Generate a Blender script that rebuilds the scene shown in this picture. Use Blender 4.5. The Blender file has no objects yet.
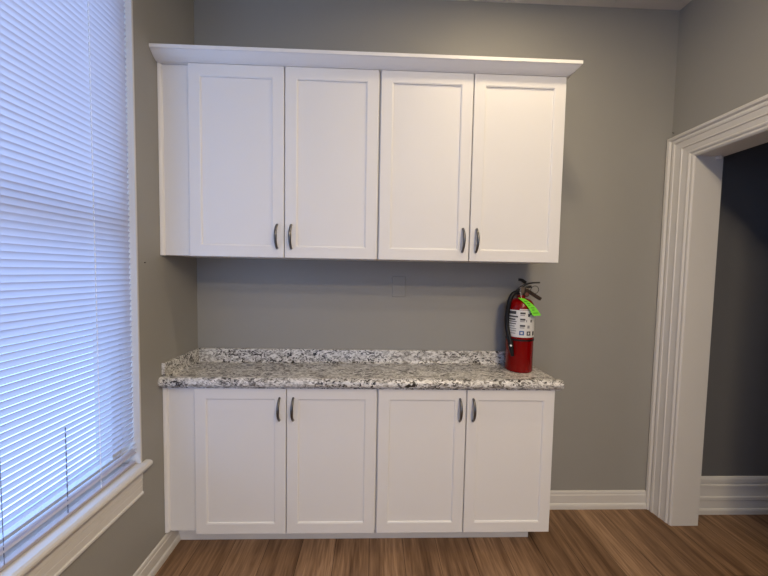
import bpy, bmesh, math, random
from mathutils import Matrix, Vector
random.seed(7)
C = bpy.context.scene.collection
sc = bpy.context.scene

# ------------------------------------------------------------------ materials
def new_mat(name):
    m = bpy.data.materials.new(name); m.use_nodes = True
    nt = m.node_tree; b = nt.nodes['Principled BSDF']
    return m, nt, b

def paint(name, col, rough=.5, bump=0.0, bscale=300, var=.03, metal=0.0, spec=.5):
    m, nt, b = new_mat(name)
    tc = nt.nodes.new('ShaderNodeTexCoord')
    n = nt.nodes.new('ShaderNodeTexNoise'); n.inputs['Scale'].default_value = 6; n.inputs['Detail'].default_value = 3
    nt.links.new(tc.outputs['Object'], n.inputs['Vector'])
    r = nt.nodes.new('ShaderNodeMix'); r.data_type = 'RGBA'
    r.inputs['A'].default_value = (*[c * (1 - var) for c in col], 1)
    r.inputs['B'].default_value = (*[min(1, c * (1 + var)) for c in col], 1)
    nt.links.new(n.outputs['Fac'], r.inputs['Factor'])
    nt.links.new(r.outputs['Result'], b.inputs['Base Color'])
    b.inputs['Roughness'].default_value = rough; b.inputs['Metallic'].default_value = metal
    b.inputs['Specular IOR Level'].default_value = spec
    if bump:
        n2 = nt.nodes.new('ShaderNodeTexNoise'); n2.inputs['Scale'].default_value = bscale; n2.inputs['Detail'].default_value = 2
        nt.links.new(tc.outputs['Object'], n2.inputs['Vector'])
        bp = nt.nodes.new('ShaderNodeBump'); bp.inputs['Strength'].default_value = bump; bp.inputs['Distance'].default_value = .002
        nt.links.new(n2.outputs['Fac'], bp.inputs['Height']); nt.links.new(bp.outputs['Normal'], b.inputs['Normal'])
    return m

M_wall = paint('wall_paint', (.322, .316, .292), .6, .25, 220, .02)
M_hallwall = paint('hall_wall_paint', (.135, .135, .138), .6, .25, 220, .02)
M_cab = paint('cabinet_white', (.80, .79, .775), .50, 0, 0, .008)
M_trim = paint('trim_white', (.68, .665, .635), .42, .12, 60, .02)
M_ceil = paint('ceiling_tile', (.62, .60, .57), .9, .6, 160, .05)
M_nickel = paint('handle_metal', (.17, .165, .16), .30, 0, 0, .02, 1.0)
M_red = paint('extinguisher_red', (.21, .0005, .0008), .22, 0, 0, .02, 0, .28)
M_black = paint('black_rubber', (.006, .006, .007), .5, 0, 0, .02, 0, .3)
M_lever = paint('lever_black', (.020, .017, .015), .4, 0, 0, .02)
M_handle2 = paint('carry_handle_bronze', (.060, .040, .030), .4, 0, 0, .02, .5)
M_gauge = paint('gauge_face', (.16, .06, .045), .4, 0, 0, .02)
M_chrome = paint('chrome', (.62, .60, .58), .25, 0, 0, .02, 1.0)
M_brass = paint('valve_bronze', (.20, .16, .13), .38, 0, 0, .02, .8)
M_label = paint('label_white', (.74, .74, .72), .5, 0, 0, .02)
M_ink = paint('label_ink', (.05, .05, .055), .6, 0, 0, .02)
M_greyink = paint('label_grey_ink', (.30, .30, .31), .6, 0, 0, .02)
M_blue = paint('label_blue', (.04, .12, .34), .6, 0, 0, .02)
M_tag = paint('tag_green', (.20, .78, .03), .5, 0, 0, .03)
M_tagink = paint('tag_ink', (.03, .22, .01), .6, 0, 0, .03)
M_white = paint('white_plastic', (.85, .85, .83), .4, 0, 0, .01)
M_cord = paint('cord_white', (.92, .93, .94), .7, 0, 0, .01)
_b = M_cord.node_tree.nodes['Principled BSDF']; _b.inputs['Subsurface Weight'].default_value = .6; _b.inputs['Subsurface Radius'].default_value = (.01, .01, .01)
M_darkcord = paint('cord_grey', (.12, .13, .18), .7, 0, 0, .01)
M_rail = paint('blind_rail', (.42, .38, .40), .45, 0, 0, .01)
M_nail = paint('nail_steel', (.06, .055, .05), .4, 0, 0, .01, .8)
M_toe = paint('toe_kick_white', (.74, .73, .71), .45, 0, 0, .01)
M_dark = paint('underside_board', (.45, .36, .30), .6, 0, 0, .02)

def slat_material():
    m = bpy.data.materials.new('slat_vinyl'); m.use_nodes = True; nt = m.node_tree; nt.nodes.clear()
    o = nt.nodes.new('ShaderNodeOutputMaterial')
    tc = nt.nodes.new('ShaderNodeTexCoord'); n = nt.nodes.new('ShaderNodeTexNoise'); n.inputs['Scale'].default_value = 3
    nt.links.new(tc.outputs['Object'], n.inputs['Vector'])
    mx = nt.nodes.new('ShaderNodeMix'); mx.data_type = 'RGBA'
    mx.inputs['A'].default_value = (.52, .53, .57, 1); mx.inputs['B'].default_value = (.57, .58, .62, 1)
    nt.links.new(n.outputs['Fac'], mx.inputs['Factor'])
    d = nt.nodes.new('ShaderNodeBsdfDiffuse'); t = nt.nodes.new('ShaderNodeBsdfTranslucent')
    nt.links.new(mx.outputs['Result'], d.inputs['Color']); t.inputs['Color'].default_value = (.84, .72, .76, 1)
    g = nt.nodes.new('ShaderNodeBsdfGlossy'); g.inputs['Roughness'].default_value = .28; g.inputs['Color'].default_value = (.9, .9, .9, 1)
    m1 = nt.nodes.new('ShaderNodeMixShader'); m1.inputs[0].default_value = .33
    nt.links.new(d.outputs[0], m1.inputs[1]); nt.links.new(t.outputs[0], m1.inputs[2])
    m2 = nt.nodes.new('ShaderNodeMixShader'); m2.inputs[0].default_value = .08
    nt.links.new(m1.outputs[0], m2.inputs[1]); nt.links.new(g.outputs[0], m2.inputs[2])
    nt.links.new(m2.outputs[0], o.inputs[0]); return m
M_slat = slat_material()

def glass_material():
    m = bpy.data.materials.new('window_glass'); m.use_nodes = True; nt = m.node_tree; nt.nodes.clear()
    o = nt.nodes.new('ShaderNodeOutputMaterial'); t = nt.nodes.new('ShaderNodeBsdfTransparent'); t.inputs[0].default_value = (.95, .97, .97, 1)
    g = nt.nodes.new('ShaderNodeBsdfGlossy'); g.inputs['Roughness'].default_value = .02
    lw = nt.nodes.new('ShaderNodeLayerWeight'); lw.inputs[0].default_value = .5
    f = nt.nodes.new('ShaderNodeMath'); f.operation = 'POWER'; f.inputs[1].default_value = 4.0; f.use_clamp = True
    nt.links.new(lw.outputs['Facing'], f.inputs[0])
    x = nt.nodes.new('ShaderNodeMixShader')
    nt.links.new(f.outputs[0], x.inputs[0]); nt.links.new(t.outputs[0], x.inputs[1]); nt.links.new(g.outputs[0], x.inputs[2])
    nt.links.new(x.outputs[0], o.inputs[0]); return m
M_glass = glass_material()

def granite_material():
    m, nt, b = new_mat('granite_laminate')
    tc = nt.nodes.new('ShaderNodeTexCoord')
    mp = nt.nodes.new('ShaderNodeMapping'); mp.inputs['Rotation'].default_value = (.45, .6, .5); mp.inputs['Scale'].default_value = (.9, 1.6, 1.5)
    nt.links.new(tc.outputs['Object'], mp.inputs['Vector'])
    def noise(scale, detail, rough=.6, dist=0.0):
        n = nt.nodes.new('ShaderNodeTexNoise'); n.inputs['Scale'].default_value = scale; n.inputs['Detail'].default_value = detail
        n.inputs['Roughness'].default_value = rough; n.inputs['Distortion'].default_value = dist
        nt.links.new(mp.outputs[0], n.inputs['Vector']); return n
    def ramp(src, stops):
        r = nt.nodes.new('ShaderNodeValToRGB'); e = r.color_ramp.elements
        while len(e) < len(stops): e.new(.5)
        for k, (p, c) in enumerate(stops): e[k].position = p; e[k].color = (c, c, c, 1) if not isinstance(c, tuple) else (*c, 1)
        nt.links.new(src, r.inputs[0]); return r
    base = ramp(noise(34, 4, .65, .8).outputs['Fac'], [(.33, (.16, .15, .135)), (.43, (.46, .445, .415)), (.51, (.69, .68, .655)), (.66, (.85, .84, .82))])
    dark = ramp(noise(40, 3, .6, 1.6).outputs['Fac'], [(.528, 0.0), (.558, 1.0)])
    zone = ramp(noise(7, 2, .5, .3).outputs['Fac'], [(.36, .45), (.54, 1.0)])
    mul = nt.nodes.new('ShaderNodeMath'); mul.operation = 'MULTIPLY'
    nt.links.new(dark.outputs[0], mul.inputs[0]); nt.links.new(zone.outputs[0], mul.inputs[1])
    mx = nt.nodes.new('ShaderNodeMix'); mx.data_type = 'RGBA'; mx.inputs['B'].default_value = (.022, .017, .014, 1)
    nt.links.new(mul.outputs[0], mx.inputs['Factor']); nt.links.new(base.outputs[0], mx.inputs['A'])
    nt.links.new(mx.outputs['Result'], b.inputs['Base Color'])
    b.inputs['Roughness'].default_value = .33
    return m
M_granite = granite_material()

def floor_material():
    m, nt, b = new_mat('wood_plank_vinyl')
    tc = nt.nodes.new('ShaderNodeTexCoord')
    mp = nt.nodes.new('ShaderNodeMapping'); mp.inputs['Rotation'].default_value = (0, 0, math.pi / 2); mp.inputs['Location'].default_value = (.31, .045, 0)
    nt.links.new(tc.outputs['Object'], mp.inputs['Vector'])
    br = nt.nodes.new('ShaderNodeTexBrick'); br.offset = .37; br.inputs['Scale'].default_value = 1
    br.inputs['Brick Width'].default_value = 1.22; br.inputs['Row Height'].default_value = .181
    br.inputs['Mortar Size'].default_value = .0016; br.inputs['Mortar Smooth'].default_value = .3
    br.inputs['Color1'].default_value = (.215, .127, .070, 1); br.inputs['Color2'].default_value = (.33, .208, .124, 1)
    br.inputs['Mortar'].default_value = (.06, .034, .02, 1)
    nt.links.new(mp.outputs[0], br.inputs['Vector'])
    mg = nt.nodes.new('ShaderNodeMapping'); mg.inputs['Scale'].default_value = (1, .07, 1)
    nt.links.new(tc.outputs['Object'], mg.inputs['Vector'])
    def noise(s, d, dist):
        n = nt.nodes.new('ShaderNodeTexNoise'); n.inputs['Scale'].default_value = s; n.inputs['Detail'].default_value = d
        n.inputs['Distortion'].default_value = dist; nt.links.new(mg.outputs[0], n.inputs['Vector']); return n
    def shade(col, fac_src, lo, hi, p0, p1):
        r = nt.nodes.new('ShaderNodeValToRGB'); r.color_ramp.elements[0].position = p0; r.color_ramp.elements[1].position = p1
        r.color_ramp.elements[0].color = (*lo, 1); r.color_ramp.elements[1].color = (*hi, 1)
        nt.links.new(fac_src, r.inputs[0])
        mx = nt.nodes.new('ShaderNodeMix'); mx.data_type = 'RGBA'; mx.blend_type = 'MULTIPLY'; mx.inputs['Factor'].default_value = 1
        nt.links.new(col, mx.inputs['A']); nt.links.new(r.outputs[0], mx.inputs['B']); return mx.outputs['Result']
    c = shade(br.outputs['Color'], noise(90, 5, .4).outputs['Fac'], (.62, .58, .54), (1.18, 1.18, 1.18), .3, .7)
    c = shade(c, noise(13, 3, 1.2).outputs['Fac'], (.55, .50, .46), (1.15, 1.15, 1.15), .33, .60)
    nt.links.new(c, b.inputs['Base Color'])
    b.inputs['Roughness'].default_value = .52; b.inputs['Specular IOR Level'].default_value = .35
    return m
M_floor = floor_material()

# ------------------------------------------------------------------ mesh helpers
class MB:
    def __init__(s): s.v = []; s.f = []
    def quad(s, *pts):
        n = len(s.v); s.v += [tuple(p) for p in pts]; s.f.append(tuple(range(n, n + len(pts))))
    def box(s, x0, x1, y0, y1, z0, z1):
        n = len(s.v)
        s.v += [(x, y, z) for z in (z0, z1) for y in (y0, y1) for x in (x0, x1)]
        for f in ((0, 2, 3, 1), (4, 5, 7, 6), (0, 1, 5, 4), (2, 6, 7, 3), (0, 4, 6, 2), (1, 3, 7, 5)): s.f.append(tuple(n + i for i in f))
        return s
    def rings(s, rings, closed=True, cap=True):
        n = len(s.v); k = len(rings[0])
        for r in rings: s.v += [tuple(p) for p in r]
        for i in range(len(rings) - 1):
            for j in range(k if closed else k - 1):
                a = n + i * k + j; b = n + i * k + (j + 1) % k
                s.f.append((a, b, b + k, a + k))
        if cap:
            s.f.append(tuple(n + j for j in range(k))); s.f.append(tuple(n + (len(rings) - 1) * k + j for j in range(k)))
        return s
    def tube(s, pts, r, n=10, squash=1.0):
        pts = [Vector(p) for p in pts]; rings = []; up = Vector((0, 0, 1))
        rr = r if isinstance(r, (list, tuple)) else [r] * len(pts)
        ref = None
        for i, p in enumerate(pts):
            t = (pts[min(i + 1, len(pts) - 1)] - pts[max(i - 1, 0)]).normalized()
            if ref is None:
                ref = t.cross(up) if abs(t.dot(up)) < .9 else t.cross(Vector((0, 1, 0)))
            ref = (ref - t * ref.dot(t)).normalized(); b = t.cross(ref)
            rings.append([p + ref * math.cos(a) * rr[i] + b * math.sin(a) * rr[i] * squash for a in [2 * math.pi * k / n for k in range(n)]])
        return s.rings(rings)
    def lathe(s, c, prof, n=40):
        return s.rings([[(c[0] + r * math.cos(a), c[1] + r * math.sin(a), z) for a in [2 * math.pi * k / n for k in range(n)]] for r, z in prof])
    def build(s, name, m, parent=None, smooth=False, bevel=0.0, origin=None):
        me = bpy.data.meshes.new(name)
        ox = Vector(origin) if origin is not None else Vector((0, 0, 0))
        me.from_pydata([tuple(Vector(v) - ox) for v in s.v], [], s.f)
        bm = bmesh.new(); bm.from_mesh(me); bmesh.ops.remove_doubles(bm, verts=bm.verts, dist=1e-6)
        bmesh.ops.recalc_face_normals(bm, faces=bm.faces); bm.to_mesh(me); bm.free()
        me.materials.append(m)
        o = bpy.data.objects.new(name, me); C.objects.link(o)
        if parent is not None:
            o.parent = parent; o.location = ox - parent_world(parent)
        else: o.location = ox
        if smooth:
            for p in me.polygons: p.use_smooth = True
            md = o.modifiers.new('edges', 'EDGE_SPLIT'); md.split_angle = math.radians(38)
        if bevel:
            md = o.modifiers.new('bevel', 'BEVEL'); md.width = bevel; md.segments = 2; md.limit_method = 'ANGLE'; md.angle_limit = math.radians(40)
        return o
def parent_world(o):
    v = Vector(o.location)
    while o.parent: o = o.parent; v += Vector(o.location)
    return v
def tag(o, label, cat, group=None):
    o['label'] = label; o['category'] = cat
    if group: o['group'] = group
    return o
def struct(o): o['kind'] = 'structure'; return o
def empty(name, loc):
    o = bpy.data.objects.new(name, None); C.objects.link(o); o.location = loc; o.empty_display_size = .1; return o
def smooth_path(pts, n=6):
    P = [Vector(p) for p in pts]; out = []
    for i in range(len(P) - 1):
        p0 = P[max(i - 1, 0)]; p1 = P[i]; p2 = P[i + 1]; p3 = P[min(i + 2, len(P) - 1)]
        for k in range(n):
            t = k / n
            out.append(.5 * ((2 * p1) + (p2 - p0) * t + (2 * p0 - 5 * p1 + 4 * p2 - p3) * t * t + (3 * p1 - p0 - 3 * p2 + p3) * t ** 3))
    out.append(P[-1]); return out

# ------------------------------------------------------------------ room dimensions (metres; back wall y=0, left wall x=0, floor z=0)
XW = 2.825; ZC = 3.046; YF = -4.2
WY0, WY1, WZ0, WZ1 = -1.52, -.470, .555, 2.78          # window opening
DY0, DY1, DZ = -1.12, -.152, 2.147                    # cased opening in the right wall
XJ = 2.986; XH = 4.6

struct(MB().box(-.16, XH + .1, YF - .1, .1, -.08, 0).build('floor', M_floor))
w = MB()                                                               # ceiling of lay-in tiles with shallow joints
w.box(-.16, XH + .1, YF - .1, .1, ZC + .004, ZC + .09)
x = -.16
for i in range(9):
    for j in range(8):
        x0, y0 = -.03 + i * .6096, YF - .05 + j * .6096
        w.box(x0 + .003, min(x0 + .6066, XH + .1), y0 + .003, min(y0 + .6066, .0995), ZC, ZC + .006)
struct(w.build('ceiling', M_ceil))
struct(MB().box(-.16, XJ, 0, .1, 0, ZC).build('wall_back', M_wall))
w = MB(); w.box(-.16, 0, YF, WY0, 0, ZC); w.box(-.16, 0, WY1, 0, 0, ZC); w.box(-.16, 0, WY0, WY1, 0, WZ0); w.box(-.16, 0, WY0, WY1, WZ1, ZC)
struct(w.build('wall_left', M_wall))
w = MB(); w.box(XW, XJ - .005, YF, DY0 - .02, 0, ZC); w.box(XW, XJ - .005, DY1 + .02, 0, 0, ZC); w.box(XW, XJ - .005, DY0 - .02, DY1 + .02, DZ + .02, ZC)
struct(w.build('wall_right', M_wall))
VX0, VX1 = .10, 1.15                                    # opening added in the wall behind the camera to let in fill daylight
w = MB(); w.box(-.16, VX0, YF - .1, YF, 0, ZC); w.box(VX1, XH, YF - .1, YF, 0, ZC); w.box(VX0, VX1, YF - .1, YF, 0, WZ0); w.box(VX0, VX1, YF - .1, YF, WZ1, ZC)
struct(w.build('wall_front', M_wall))
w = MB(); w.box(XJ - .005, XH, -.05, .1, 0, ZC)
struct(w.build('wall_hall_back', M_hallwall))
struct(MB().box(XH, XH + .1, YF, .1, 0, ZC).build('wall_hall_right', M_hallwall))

# ------------------------------------------------------------------ baseboards
def sweep_x(prof, x0, x1, ywall):      # profile (out, z), wall facing -y
    return MB().rings([[(x, ywall - o, z) for o, z in prof] for x in (x0, x1)])
BP = [(0, 0), (.018, 0), (.018, .016), (.0165, .026), (.013, .033), (.010, .036), (.010, .086), (.0075, .090), (.0075, .100), (.006, .108), (.003, .113), (0, .113)]
struct(sweep_x(BP, 1.931, XW - .036, -.0005).build('baseboard_back', M_trim))
struct(MB().rings([[(.0005 + o, y, z) for o, z in BP] for y in (YF, -.2225)]).build('baseboard_left', M_trim))
HP = [(0, 0), (.017, 0), (.017, .026), (.014, .033), (.009, .036), (.009, .083), (.014, .090), (.014, .108), (.008, .114), (.006, .160), (.006, .166), (.012, .170), (.012, .184), (.005, .188), (.005, .194), (.010, .200), (.010, .222), (.006, .234), (.002, .238), (0, .238)]
struct(sweep_x(HP, XJ + .002, XH - .002, -.0505).build('baseboard_hall', M_trim))

# ------------------------------------------------------------------ cased opening on the right
door = struct(empty('door_1', (XW, DY1, 0)))
CP = [(0, 0), (0, .030), (.004, .035), (.017, .034), (.022, .029), (.024, .0255), (.028, .0245), (.030, .027), (.036, .028), (.045, .026), (.048, .022), (.077, .018), (.080, .0205), (.084, .0195), (.087, .0155), (.113, .011), (.116, .0135), (.123, .013), (.128, .009), (.131, .006), (.135, .0055), (.137, .008), (.143, .007), (.147, .003), (.150, .001), (.150, 0)]
CW = .150
m = MB().rings([[(XW - .0005 - h, DY1 + CW - t, z if z == 0 else DZ + CW - t) for t, h in CP] for z in (0, 1)])
m.build('side_casing', M_trim, door)
m = MB().rings([[(XW - .0005 - h, (DY1 + CW - t) if e else (DY0 - CW + t), DZ + CW - t) for t, h in CP] for e in (0, 1)])
m.build('head_casing', M_trim, door)
m = MB().rings([[(XW - .0005 - h, DY0 - CW + t, z if z == 0 else DZ + CW - t) for t, h in CP] for z in (0, 1)])
m.build('side_casing', M_trim, door)
MB().box(XW - .0002, XJ, DY1, DY1 + .0195, 0, DZ + .0195).build('side_jamb', M_trim, door, bevel=.0015)
MB().box(XW - .0002, XJ, DY0 - .0195, DY0, 0, DZ + .0195).build('side_jamb', M_trim, door, bevel=.0015)
MB().box(XW - .0002, XJ, DY0, DY1, DZ, DZ + .0195).build('head_jamb', M_trim, door, bevel=.0015)
MB().box(2.938, 2.958, DY1 - .018, DY1 - .001, DZ - .016, DZ).build('latch_block', M_white, door, bevel=.002)

# ------------------------------------------------------------------ window, sill and apron on the left
win = struct(empty('window_1', (0, WY1, WZ0)))
f = MB()
fx0, fx1 = -.155, -.085
f.box(fx0, fx1, WY0, WY0 + .05, WZ0, WZ1); f.box(fx0, fx1, WY1 - .05, WY1, WZ0, WZ1)
f.box(fx0, fx1, WY0 + .05, WY1 - .05, WZ0, WZ0 + .075); f.box(fx0, fx1, WY0 + .05, WY1 - .05, WZ1 - .05, WZ1)
f.box(fx0 + .01, fx1 - .01, WY0 + .05, WY1 - .05, 1.63, 1.68)
f.build('window_frame', M_trim, win)
MB().box(-.122, -.118, WY0 + .05, WY1 - .05, WZ0 + .075, WZ1 - .05).build('pane', M_glass, win)
r = MB()                                                              # painted reveal lining with a thin edge bead
r.box(-.085, .0015, WY1 - .004, WY1 + .004, WZ0 + .0285, WZ1 + .004); r.box(-.085, .002, WY0 - .005, WY0 + .004, WZ0 + .0285, WZ1 + .004); r.box(-.085, .002, WY0 + .004, WY1 - .004, WZ1 - .004, WZ1 + .004)
r.build('reveal_lining', M_trim, win)
SP = [(-.085, .5535), (.0, .5535), (.017, .5535), (.027, .5565), (.032, .564), (.032, .572), (.028, .579), (.019, .583), (-.085, .583)]
fill_win = struct(empty('fill_window', (VX0, YF, WZ0)))  # added, unseen window; brings cool fill light into the room
f = MB(); gy0, gy1 = YF - .095, YF - .04
f.box(VX0, VX0 + .05, gy0, gy1, WZ0, WZ1); f.box(VX1 - .05, VX1, gy0, gy1, WZ0, WZ1)
f.box(VX0 + .05, VX1 - .05, gy0, gy1, WZ0, WZ0 + .075); f.box(VX0 + .05, VX1 - .05, gy0, gy1, WZ1 - .05, WZ1)
f.box(VX0 + .05, VX1 - .05, gy0 + .01, gy1 - .01, 1.63, 1.68)
f.build('window_frame', M_trim, fill_win)
MB().box(VX0 + .05, VX1 - .05, YF - .07, YF - .066, WZ0 + .075, WZ1 - .05).build('pane', M_glass, fill_win)
s = MB()
s.rings([[(x_, y, z) for x_, z in SP] for y in (WY0 + .0045, WY1 - .0045)])
HPp = [(.0005, .5535), (.017, .5535), (.027, .5565), (.032, .564), (.032, .572), (.028, .579), (.019, .583), (.0005, .583)]
s.rings([[(x_, y, z) for x_, z in HPp] for y in (WY1 - .0045, -.446, -.441)])
s.rings([[(x_, y, z) for x_, z in HPp] for y in (WY0 - .03, WY0 + .0045)])
s.build('window_sill', M_trim, win)
AP = [(.0005, .440), (.011, .440), (.014, .444), (.014, .452), (.009, .456), (.009, .483), (.0075, .485), (.0095, .487), (.0095, .512), (.008, .514), (.011, .516), (.011, .544), (.016, .5525), (.0005, .5525)]
MB().rings([[(x_, y, z) for x_, z in AP] for y in (WY0 - .005, WY1 - .006)]).build('sill_apron', M_trim, win)

# ------------------------------------------------------------------ blind
bl = tag(empty('window_blind', (-.03, WY1 - .006, .585)), 'white horizontal mini blind lowered and closed over the daylit window on the left', 'blind')
BY0, BY1 = WY0 + .008, WY1 - .006
PIT = .0228
sl = MB(); ztop = 2.735; TILT = 68.5; z = .640; k = 0
while z < ztop - .02:
    tilt = (-12, 8, 40)[k] if k < 3 else TILT + random.uniform(-.7, .7)
    a = math.radians(tilt); L = .0262; cr = .0018
    prof = []
    for i_ in range(9):
        # from the lower, outer edge to the upper, room-side edge; the crown bulges up towards the glass
        u = i_ / 8 - .5; s_ = u * L; h = cr * (1 - (2 * u) ** 2)
        prof.append((-.026 + s_ * math.cos(a) - h * math.sin(a), z + s_ * math.sin(a) + h * math.cos(a)))
    off = random.uniform(-.0008, .0008)
    n = 1
    sl.rings([[(px, y, pz) for px, pz in prof] for y in (BY0 + off, BY1 + off)], closed=False, cap=False)
    z += (.013, .020, .027)[k] if k < 3 else PIT; k += 1
sl.build('slat_panel', M_slat, bl, smooth=True)
MB().box(-.052, -.014, BY0, BY1, 2.735, 2.775).build('headrail', M_rail, bl, bevel=.003)
MB().box(-.042, -.018, BY0, BY1, .5845, .597).build('bottom_rail', M_rail, bl, bevel=.003)
def cord(y, xo, r_hi, r_lo, mt, name, ztop_):
    pts, rad = [], []; zz = .5965
    while zz < ztop_:                                                  # thin string thickened where each rung is woven in
        for f_, r_ in ((0, r_lo), (.12, r_hi), (.50, r_hi), (.62, r_lo)):
            pts.append((xo, y, zz + f_ * PIT)); rad.append(r_)
        zz += PIT
    MB().tube(pts, rad, 6).build(name, mt, bl)
cord(-.655, -.0205, .0019, .0006, M_cord, 'ladder_cord', 2.72)
cord(-.984, -.0200, .0010, .0007, M_darkcord, 'ladder_cord', 2.72)
cord(-.785, -.0262, .0016, .0012, M_darkcord, 'lift_cord', .90)

# ------------------------------------------------------------------ cabinets
W = .4572
YD = -.324; YB = -.305
def door_mesh(w_, h_, rail=.0535):
    # local frame: x 0..w, z 0..h, front at y=-.019
    m = MB(); c = .0018
    def loop(i, y): return [(i, y, i), (w_ - i, y, i), (w_ - i, y, h_ - i), (i, y, h_ - i)]
    rs = [loop(0, 0), loop(0, -.019 + c), loop(c, -.019), loop(rail, -.019), loop(rail + .0012, -.0182), loop(rail + .0045, -.0172), loop(rail + .0060, -.0125), loop(rail + .0065, -.0122)]
    m.rings(rs); return m
def handle_mesh():
    m = MB(); L = .113
    pts = []
    for i in range(15):
        t = i / 14 * 2 - 1
        pts.append((0, -.005 - .026 * (1 - abs(t) ** 2.4), t * L / 2))
    pts = [(0, .0, -L / 2 - .0)] + pts + [(0, .0, L / 2 + .0)]
    rad = [.0058] + [.0056 + .0020 * (1 - abs(i / 14 * 2 - 1)) for i in range(15)] + [.0058]
    m.tube(pts, rad, 10)
    return m
DM = {}; HM = handle_mesh()
def cabinet(name, label, x0, z0, z1, handle_z, gap_l, gap_r, base):
    cab = tag(empty(name, (x0 + W, -.15, 0 if base else z0)), label, 'cabinet', None)
    b = MB()
    zb = z0 if base else z0 + .004
    b.box(x0 + .001, x0 + 2 * W - .001, YB, -.001, zb, z1)
    if base:
        b.box(x0 + .001, x0 + 2 * W - (.001 if gap_r > .003 else .075), -.206, -.02, .001, z0)
    b.build('body', M_cab, cab, bevel=.001)
    for k in (0, 1):
        dx0 = x0 + k * W + (gap_l if k == 0 else .0028); dx1 = x0 + (k + 1) * W - (.0028 if k == 0 else gap_r)
        dz0, dz1 = z0, (z1 + .001 if base else z1 - .0005)
        d = door_mesh(dx1 - dx0, dz1 - dz0)
        o = d.build('door', M_cab, cab)
        o.location = Vector((dx0, YB - .0005, dz0)) - parent_world(cab)
        hx = (dx1 - dx0 - .0315) if k == 0 else .0315
        h = HM.build('handle', M_nickel, o, smooth=True); h['label'] = 'dark nickel bow handle'
        h.location = (hx, -.019, handle_z - dz0)
    return cab
U0 = .1434; UB, UT = 1.531, 2.441
B0 = .1559; BB, BT = .118, .876
cU1 = cabinet('wall_cabinet', 'white two-door wall cabinet beside the blind, left of the upper pair', U0, UB, UT, 1.634, .002, .0058, False)
cU2 = cabinet('wall_cabinet', 'white two-door wall cabinet above the fire extinguisher, right of the upper pair', U0 + 2 * W, UB, UT, 1.634, .0058, .0, False)
cB1 = cabinet('base_cabinet', 'white two-door base cabinet under the counter, left one nearest the window', B0, BB, BT, .7715, .002, .0058, True)
cB2 = cabinet('base_cabinet', 'white two-door base cabinet under the counter, right one below the extinguisher', B0 + 2 * W, BB, BT, .7715, .0058, .0, True)
for c_, g in ((cU1, 'white wall cabinets'), (cU2, 'white wall cabinets'), (cB1, 'white base cabinets'), (cB2, 'white base cabinets')): c_['group'] = g
# filler panels with scribe moulding belong to the left units
def scribe(x0, z0, z1, par, w_=.0155):
    m = MB(); pr = [(x0, YB), (x0 + w_, YB), (x0 + w_, YB - .004), (x0 + w_ * .72, YB - .010), (x0 + w_ * .35, YB - .013), (x0, YB - .014)]
    m.rings([[(a, b, z) for a, b in pr] for z in (z0, z1)]); return m.build('scribe_moulding', M_cab, par)
MB().box(.0015, U0, YB, -.001, UB + .003, UT).build('filler_panel', M_cab, cU1)
scribe(.0012, UB + .001, UT - .001, cU1)
MB().box(.0015, B0, YB, -.001, BB + .006, BT).build('filler_panel', M_cab, cB1)
scribe(.0012, BB + .004, BT - .001, cB1, .0185)

# crown moulding
K = [(.000, 2.4415), (.004, 2.4415), (.006, 2.4435), (.011, 2.4455), (.022, 2.4535), (.034, 2.4645), (.042, 2.4725), (.048, 2.4755), (.048, 2.4905), (.000, 2.4905)]
XR = U0 + 4 * W
cm = MB()
def cpath(p, z): return [(.001, YD - p, z), (XR + p, YD - p, z), (XR + p, -.001, z)]
rows = [cpath(p, z) for p, z in K]
for i in range(len(rows) - 1):
    for j in (0, 1): cm.quad(rows[i][j], rows[i][j + 1], rows[i + 1][j + 1], rows[i + 1][j])
cm.quad(*[(.001, YD, 2.4905), (XR, YD, 2.4905), (XR, -.001, 2.4905), (.001, -.001, 2.4905)])
cm.quad(*[(.001, YD, 2.4415), (XR, YD, 2.4415), (XR, -.001, 2.4415), (.001, -.001, 2.4415)])
cm.quad(*[r_[0] for r_ in rows]); cm.quad(*[r_[2] for r_ in rows])
cm.quad((.001, YD, 2.4415), (.001, YD, 2.4905), (.001, -.001, 2.4905), (.001, -.001, 2.4415))
tag(cm.build('crown_moulding', M_cab), 'white crown moulding running along the top of the wall cabinets', 'moulding')

# toe kick board
tk = MB().box(.0015, 1.929, -.2215, -.207, .0, .1165)
tag(tk.build('toe_kick', M_toe, bevel=.001), 'white recessed toe kick board on the floor below the base cabinets', 'board')

# ------------------------------------------------------------------ countertop
ct = tag(empty('countertop', (1.0, -.17, .877)), 'speckled grey and white granite-look countertop with low backsplash on the base cabinets', 'countertop')
TP = [(-.0015, .877), (-.3255, .877), (-.327, .887), (-.340, .888), (-.349, .8925), (-.354, .901), (-.354, .913), (-.350, .925), (-.342, .9325), (-.331, .9355), (-.319, .934), (-.308, .930), (-.297, .925), (-.284, .921), (-.27, .920), (-.0015, .920)]
MB().rings([[(x_, y, z) for y, z in TP] for x_ in (.0015, 2.012)]).build('worktop', M_granite, ct, smooth=True, bevel=.002)
BS = [(-.0015, .9205), (-.032, .9205), (-.024, .9235), (-.019, .930), (-.0175, .938), (-.0175, .993), (-.0155, .9985), (-.012, .9995), (-.0015, .9995)]
MB().rings([[(x_, y, z) for y, z in BS] for x_ in (.0015, 2.004)]).build('backsplash', M_granite, ct, smooth=True)
MB().rings([[(-y, yy, z) for y, z in BS] for yy in (-.325, -.018)]).build('side_splash', M_granite, ct, smooth=True)

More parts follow.
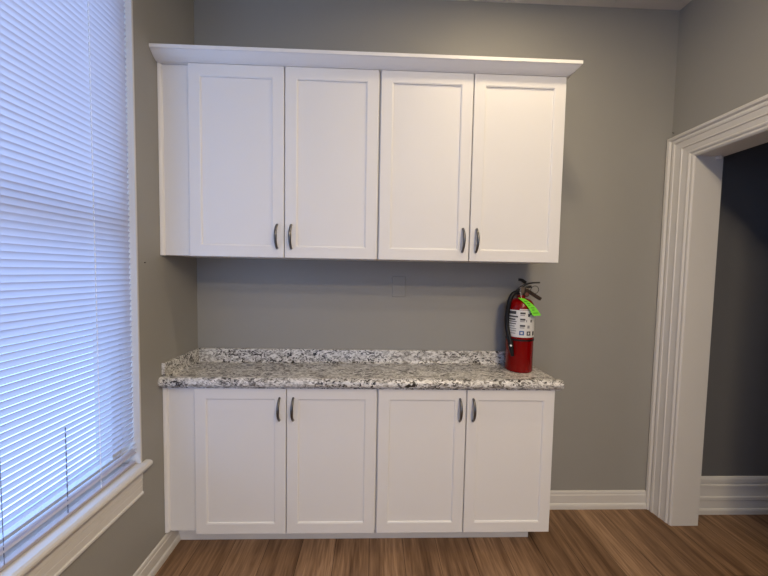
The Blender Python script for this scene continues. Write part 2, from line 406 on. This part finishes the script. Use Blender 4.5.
# ------------------------------------------------------------------ wall plate and nails
wp = MB(); x0, x1, z0, z1 = 1.152, 1.233, 1.321, 1.445
def lp(i, y): return [(x0 + i, y, z0 + i), (x1 - i, y, z0 + i), (x1 - i, y, z1 - i), (x0 + i, y, z1 - i)]
wp.rings([lp(0, -.0006), lp(0, -.003), lp(.003, -.006)])
pl = tag(empty('wall_plate', (1.1925, -.0006, 1.383)), 'blank outlet cover painted grey like the wall above the counter', 'wall plate')
wp.build('cover', M_wall, pl)
for zz in (1.347, 1.419):
    MB().rings([[(1.1925 + .0032 * math.cos(a), y, zz + .0032 * math.sin(a)) for a in [math.pi * k / 5 for k in range(10)]] for y in (-.0055, -.0068)]).build('screw', M_wall, pl)
nl = MB().tube([(XW - .001, -.012, 2.331), (XW - .012, -.012, 2.334)], .0018, 8); tag(nl.build('nail', M_nail), 'small dark nail in the wall just above the corner of the door casing', 'nail')
nl = MB().tube([(-.006, -.424, 1.493), (.004, -.424, 1.493)], .0020, 8); tag(nl.build('nail', M_nail), 'small dark nail in the left wall between the blind and the cabinets', 'nail')

# ------------------------------------------------------------------ fire extinguisher
ex, ey, ez = 1.890, -.119, .9205; R = .0735
fe = tag(empty('fire_extinguisher', (ex, ey, ez)), 'red fire extinguisher with black hose standing on the right end of the countertop', 'fire extinguisher')
prof = [(.0, ez), (.066, ez), (.071, ez + .003), (R, ez + .008), (R, 1.275)]
for i in range(1, 9):
    a = i / 8 * math.radians(78); prof.append((.024 + (R - .024) * math.cos(a), 1.275 + .060 * math.sin(a)))
prof += [(.023, 1.336), (.022, 1.352), (.0, 1.353)]
MB().lathe((ex, ey), prof, 48).build('cylinder', M_red, fe, smooth=True)
def cyl_patch(px0, px1, r0, r1, off, name, mt, par, n=None):
    def th(px): return math.radians(-25) + math.asin(max(-1, min(1, (px - 519.4) / 13.3)))
    def zz(r_): return 1.1215 + (336.5 - r_) * .0062
    a0, a1 = th(px0), th(px1); n = n or max(2, int((a1 - a0) / .09)); m = MB(); RR = R + off
    rows_ = [[(ex + RR * math.sin(a0 + (a1 - a0) * i / n), ey - RR * math.cos(a0 + (a1 - a0) * i / n), z_) for i in range(n + 1)] for z_ in (zz(r1), zz(r0))]
    m.rings(rows_, closed=False, cap=False)
    o = m.build(name, mt, par, smooth=True); return o
lab = cyl_patch(508.0, 532.65, 312.2, 336.5, .0006, 'label', M_label, fe, 28); lab['label'] = 'white printed instruction label'
marks = []
marks += [(508.6, 515.4, 313.2, 315.9, M_ink), (508.4, 517.2, 317.4, 318.8, M_ink), (509, 515.0, 320.0, 321.3, M_ink), (509, 516, 322.2, 323.0, M_ink), (509, 515.5, 324.2, 325.0, M_ink), (509.2, 514.4, 326.4, 327.2, M_greyink), (509.2, 516, 328.6, 329.4, M_greyink), (509.2, 516, 330.6, 331.4, M_greyink), (510, 515.4, 332.8, 333.6, M_greyink)]
for r_ in (314.0, 319.6, 325.2): marks += [(519.2, 524.0, r_, r_ + 1.6, M_ink), (519.2, 523.4, r_ + 2.2, r_ + 3.0, M_greyink)]
marks += [(526.2, 528.2, 315.2, 317.8, M_ink), (527.8, 529.6, 314.6, 316.0, M_ink), (524.6, 525.6, 320.6, 322.6, M_greyink), (528.6, 529.8, 320.6, 322.8, M_ink), (526, 528, 325.6, 328.2, M_greyink)]
marks += [(518.8, 523.2, 330.6, 334.4, M_blue), (525.6, 529.0, 330.9, 334.6, M_ink), (530.6, 532.0, 331.1, 334.8, M_ink)]
for a_, b_, c_, d_, mt in marks: cyl_patch(a_, b_, c_, d_, .0011, 'print', mt, lab)
wf = cyl_patch(520.0, 522.0, 331.6, 333.4, .0015, 'print', M_label, lab); wf = cyl_patch(526.6, 527.9, 331.8, 333.6, .0015, 'print', M_label, lab)
cyl_patch(518.5, 530.5, 311.1, 311.9, .0004, 'label_stripe', M_label, fe, 10)
# strap round the cylinder
MB().lathe((ex, ey), [(R + .0004, 1.100), (R + .0025, 1.1005), (R + .0025, 1.1095), (R + .0004, 1.110)], 48).build('strap', M_black, fe, smooth=True)
# hose and nozzle
def hp(th, z_, rr=.0855): t = math.radians(th); return (ex + rr * math.sin(t), ey - rr * math.cos(t), z_)
hose = [(1.866, ey - .012, 1.366), (1.848, ey - .016, 1.366), (1.832, ey - .020, 1.357), (1.819, ey - .022, 1.335), (1.812, ey - .022, 1.305), hp(-78, 1.25), hp(-78, 1.18), hp(-68, 1.13), hp(-58, 1.09)]
MB().tube(smooth_path(hose, 5), .0118, 12).build('hose', M_black, fe, smooth=True)
nz = MB().tube([hp(-59, 1.105, .088), hp(-56, 1.088, .088), hp(-54, 1.07, .089), hp(-50, 1.04, .088), hp(-47, 1.015, .087)], [.0125, .0145, .0145, .0115, .0085], 14).build('nozzle', M_black, fe, smooth=True)
bm_ = MB(); c0 = Vector(hp(-49, 1.076, .104))
bm_.rings([[c0 + Vector((.0055 * math.cos(a) * .92, y_, .0055 * math.sin(a))) for a in [math.pi * k / 6 for k in range(12)]] for y_ in (.006, -.001, -.0025)])
bm_.build('nozzle_button', M_white, nz, smooth=True)
# valve head
MB().box(ex - .013, ex + .014, ey - .013, ey + .013, 1.350, 1.398).build('valve_body', M_brass, fe, bevel=.003)
MB().tube([(ex - .036, ey - .010, 1.366), (ex - .010, ey - .006, 1.366)], .0085, 12).build('hose_coupling', M_chrome, fe, smooth=True)
g = MB().rings([[(1.910 + rr * math.cos(a), y_, 1.358 + rr * math.sin(a)) for a in [math.pi * k / 10 for k in range(20)]] for rr, y_ in ((.0145, ey - .012), (.0145, ey - .026), (.0115, ey - .028), (.0110, ey - .0265))]).build('gauge', M_handle2, fe, smooth=True)
MB().rings([[(1.910 + rr * math.cos(a), y_, 1.358 + rr * math.sin(a)) for a in [math.pi * k / 10 for k in range(20)]] for rr, y_ in ((.0108, ey - .0262), (.0108, ey - .0272))]).build('gauge_face', M_gauge, g)
def bar(pts, w_, t_, name, mt):
    m = MB(); P = smooth_path(pts, 4); rings = []
    for i, p in enumerate(P):
        d = (P[min(i + 1, len(P) - 1)] - P[max(i - 1, 0)]).normalized(); n_ = Vector((-d.z, 0, d.x)); y_ = Vector((0, 1, 0))
        rings.append([p + n_ * t_ + y_ * w_, p - n_ * t_ + y_ * w_, p - n_ * t_ - y_ * w_, p + n_ * t_ - y_ * w_])
    m.rings(rings); return m.build(name, mt, fe, bevel=.0012)
bar([(1.864, ey, 1.378), (1.893, ey, 1.401), (1.922, ey, 1.4165), (1.955, ey, 1.4235), (1.990, ey - .002, 1.4255)], .011, .0042, 'squeeze_lever', M_lever)
bar([(1.908, ey, 1.386), (1.940, ey, 1.369), (1.972, ey, 1.349), (2.002, ey, 1.331)], .011, .0085, 'carry_handle', M_handle2)
bar([(1.872, ey, 1.440), (1.890, ey, 1.438), (1.912, ey, 1.423)], .008, .0075, 'safety_clip', M_black)
bar([(1.905, ey, 1.385), (1.925, ey, 1.398), (1.945, ey, 1.402)], .009, .007, 'lever_link', M_lever)
MB().tube([(1.9585 + .0225 * math.cos(a), ey - .016 - .004 * math.sin(a), 1.384 + .0225 * math.sin(a)) for a in [2 * math.pi * k / 24 for k in range(25)]], .0017, 8).build('pull_ring', M_lever, fe, smooth=True)
MB().tube([(1.905, ey - .016, 1.392), (1.937, ey - .016, 1.388)], .0022, 8).build('pull_pin', M_chrome, fe, smooth=True)

fe.location.x -= .005

# green inspection tag hanging from the valve
tg = tag(empty('inspection_tag', (1.905, ey - .034, 1.335)), 'bright green inspection tag hanging from the extinguisher valve', 'tag')
TL, TR, BR_, BL = Vector((1.847, -.160, 1.340)), Vector((1.885, -.162, 1.336)), Vector((1.954, -.214, 1.249)), Vector((1.908, -.218, 1.246))
def tp(u, v, o=0.0):
    p = (TL * (1 - u) + TR * u) * (1 - v) + (BL * (1 - u) + BR_ * u) * v
    bul = math.sin(v * math.pi) * .010
    p = p + Vector((.35, -.5, .6)).normalized() * bul
    return p + Vector((-.35, -.92, .15)) * o
m = MB(); nv = 10
m.rings([[tp(0, v / nv, .0004), tp(.5, v / nv, .0006), tp(1, v / nv, .0004), tp(1, v / nv, -.0004), tp(.5, v / nv, -.0002), tp(0, v / nv, -.0004)] for v in range(nv + 1)])
tc_ = m.build('card', M_tag, tg, smooth=True)
for u0, u1, v0, v1 in ((.25, .7, .22, .27), (.3, .75, .36, .40), (.25, .55, .46, .50), (.35, .8, .60, .64), (.3, .6, .71, .75), (.2, .85, .86, .89)):
    m = MB(); m.rings([[tp(u0, v0 + (v1 - v0) * k / 2, .0012), tp(u1, v0 + (v1 - v0) * k / 2, .0012)] for k in range(3)], closed=False, cap=False)
    m.build('print', M_tagink, tc_)
MB().tube(smooth_path([(1.868, -.162, 1.337), (1.868, -.156, 1.346), (1.870, -.146, 1.358), (1.873, -.1345, 1.370)], 4), .0011, 6).build('tie_string', M_cord, tg)

# ------------------------------------------------------------------ light
def area(name, loc, size, watts, col, rot=(0, 0, 0), shape='DISK', sy=None):
    d = bpy.data.lights.new(name, 'AREA'); d.shape = shape; d.size = size; d.energy = watts; d.color = col
    if sy: d.size_y = sy
    o = bpy.data.objects.new(name, d); C.objects.link(o); o.location = loc; o.rotation_euler = rot; return o
area('ceiling_area_light', (1.75, -.74, ZC - .006), .16, 9.0, (1, .80, .52))
area('ceiling_area_light', (1.80, -2.0, ZC - .006), .20, 11, (1, .82, .60))
area('ceiling_area_light', (2.0, -2.75, ZC - .006), .30, 30, (1, .80, .54))  # added behind the camera, warm frontal fill for the base cabinets
area('ceiling_area_light', (1.75, -3.7, ZC - .006), .30, 52, (1, .80, .54))  # other half of the added fill, set apart to soften shadows
sky = area('sky_portal', (-.30, (WY0 + WY1) / 2, (WZ0 + WZ1) / 2), WY1 - WY0, 1, (1, 1, 1), (0, -math.pi / 2, 0), 'RECTANGLE', WZ1 - WZ0)
sky.data.size = WZ1 - WZ0; sky.data.size_y = WY1 - WY0; sky.data.cycles.is_portal = True
sky2 = area('sky_portal', ((VX0 + VX1) / 2, YF - .2, (WZ0 + WZ1) / 2), VX1 - VX0, 1, (1, 1, 1), (math.pi / 2, 0, 0), 'RECTANGLE', WZ1 - WZ0)  # portal for the added fill window
sky2.data.cycles.is_portal = True

wd = bpy.data.worlds.new('outdoors'); sc.world = wd; wd.use_nodes = True; nt = wd.node_tree
bg = nt.nodes['Background']; tc = nt.nodes.new('ShaderNodeTexCoord'); sp = nt.nodes.new('ShaderNodeSeparateXYZ')
nt.links.new(tc.outputs['Generated'], sp.inputs[0])
rp = nt.nodes.new('ShaderNodeValToRGB'); e = rp.color_ramp.elements
e[0].position = .46; e[0].color = (.30, .49, .90, 1); e[1].position = .56; e[1].color = (.26, .49, 1.0, 1)
mr = nt.nodes.new('ShaderNodeMapRange'); mr.inputs['From Min'].default_value = -1; mr.inputs['From Max'].default_value = 1
nt.links.new(sp.outputs['Z'], mr.inputs['Value']); nt.links.new(mr.outputs['Result'], rp.inputs[0])
nt.links.new(rp.outputs[0], bg.inputs['Color']); bg.inputs['Strength'].default_value = 4.5

# ------------------------------------------------------------------ camera
cd = bpy.data.cameras.new('camera'); cam = bpy.data.objects.new('camera', cd); C.objects.link(cam)
RM = [[0.99939, -0.03004, 0.01791], [0.01639, -0.05028, -0.9986], [0.0309, 0.99828, -0.04976]]
rt, dn, fw = [Vector(v).normalized() for v in RM]
mw = Matrix.Identity(4)
for i in range(3): mw[i][0] = rt[i]; mw[i][1] = -dn[i]; mw[i][2] = -fw[i]
mw.translation = (1.0449, -1.8978, 1.4685)
cam.matrix_world = mw
cd.sensor_width = 36; cd.sensor_fit = 'HORIZONTAL'; cd.lens = 316.36 * 36 / 768; cd.clip_start = .02
sc.camera = cam
vs = sc.view_settings
vs.view_transform = 'Standard'; vs.look = 'None'; vs.exposure = 0; vs.gamma = 1; vs.use_curve_mapping = False
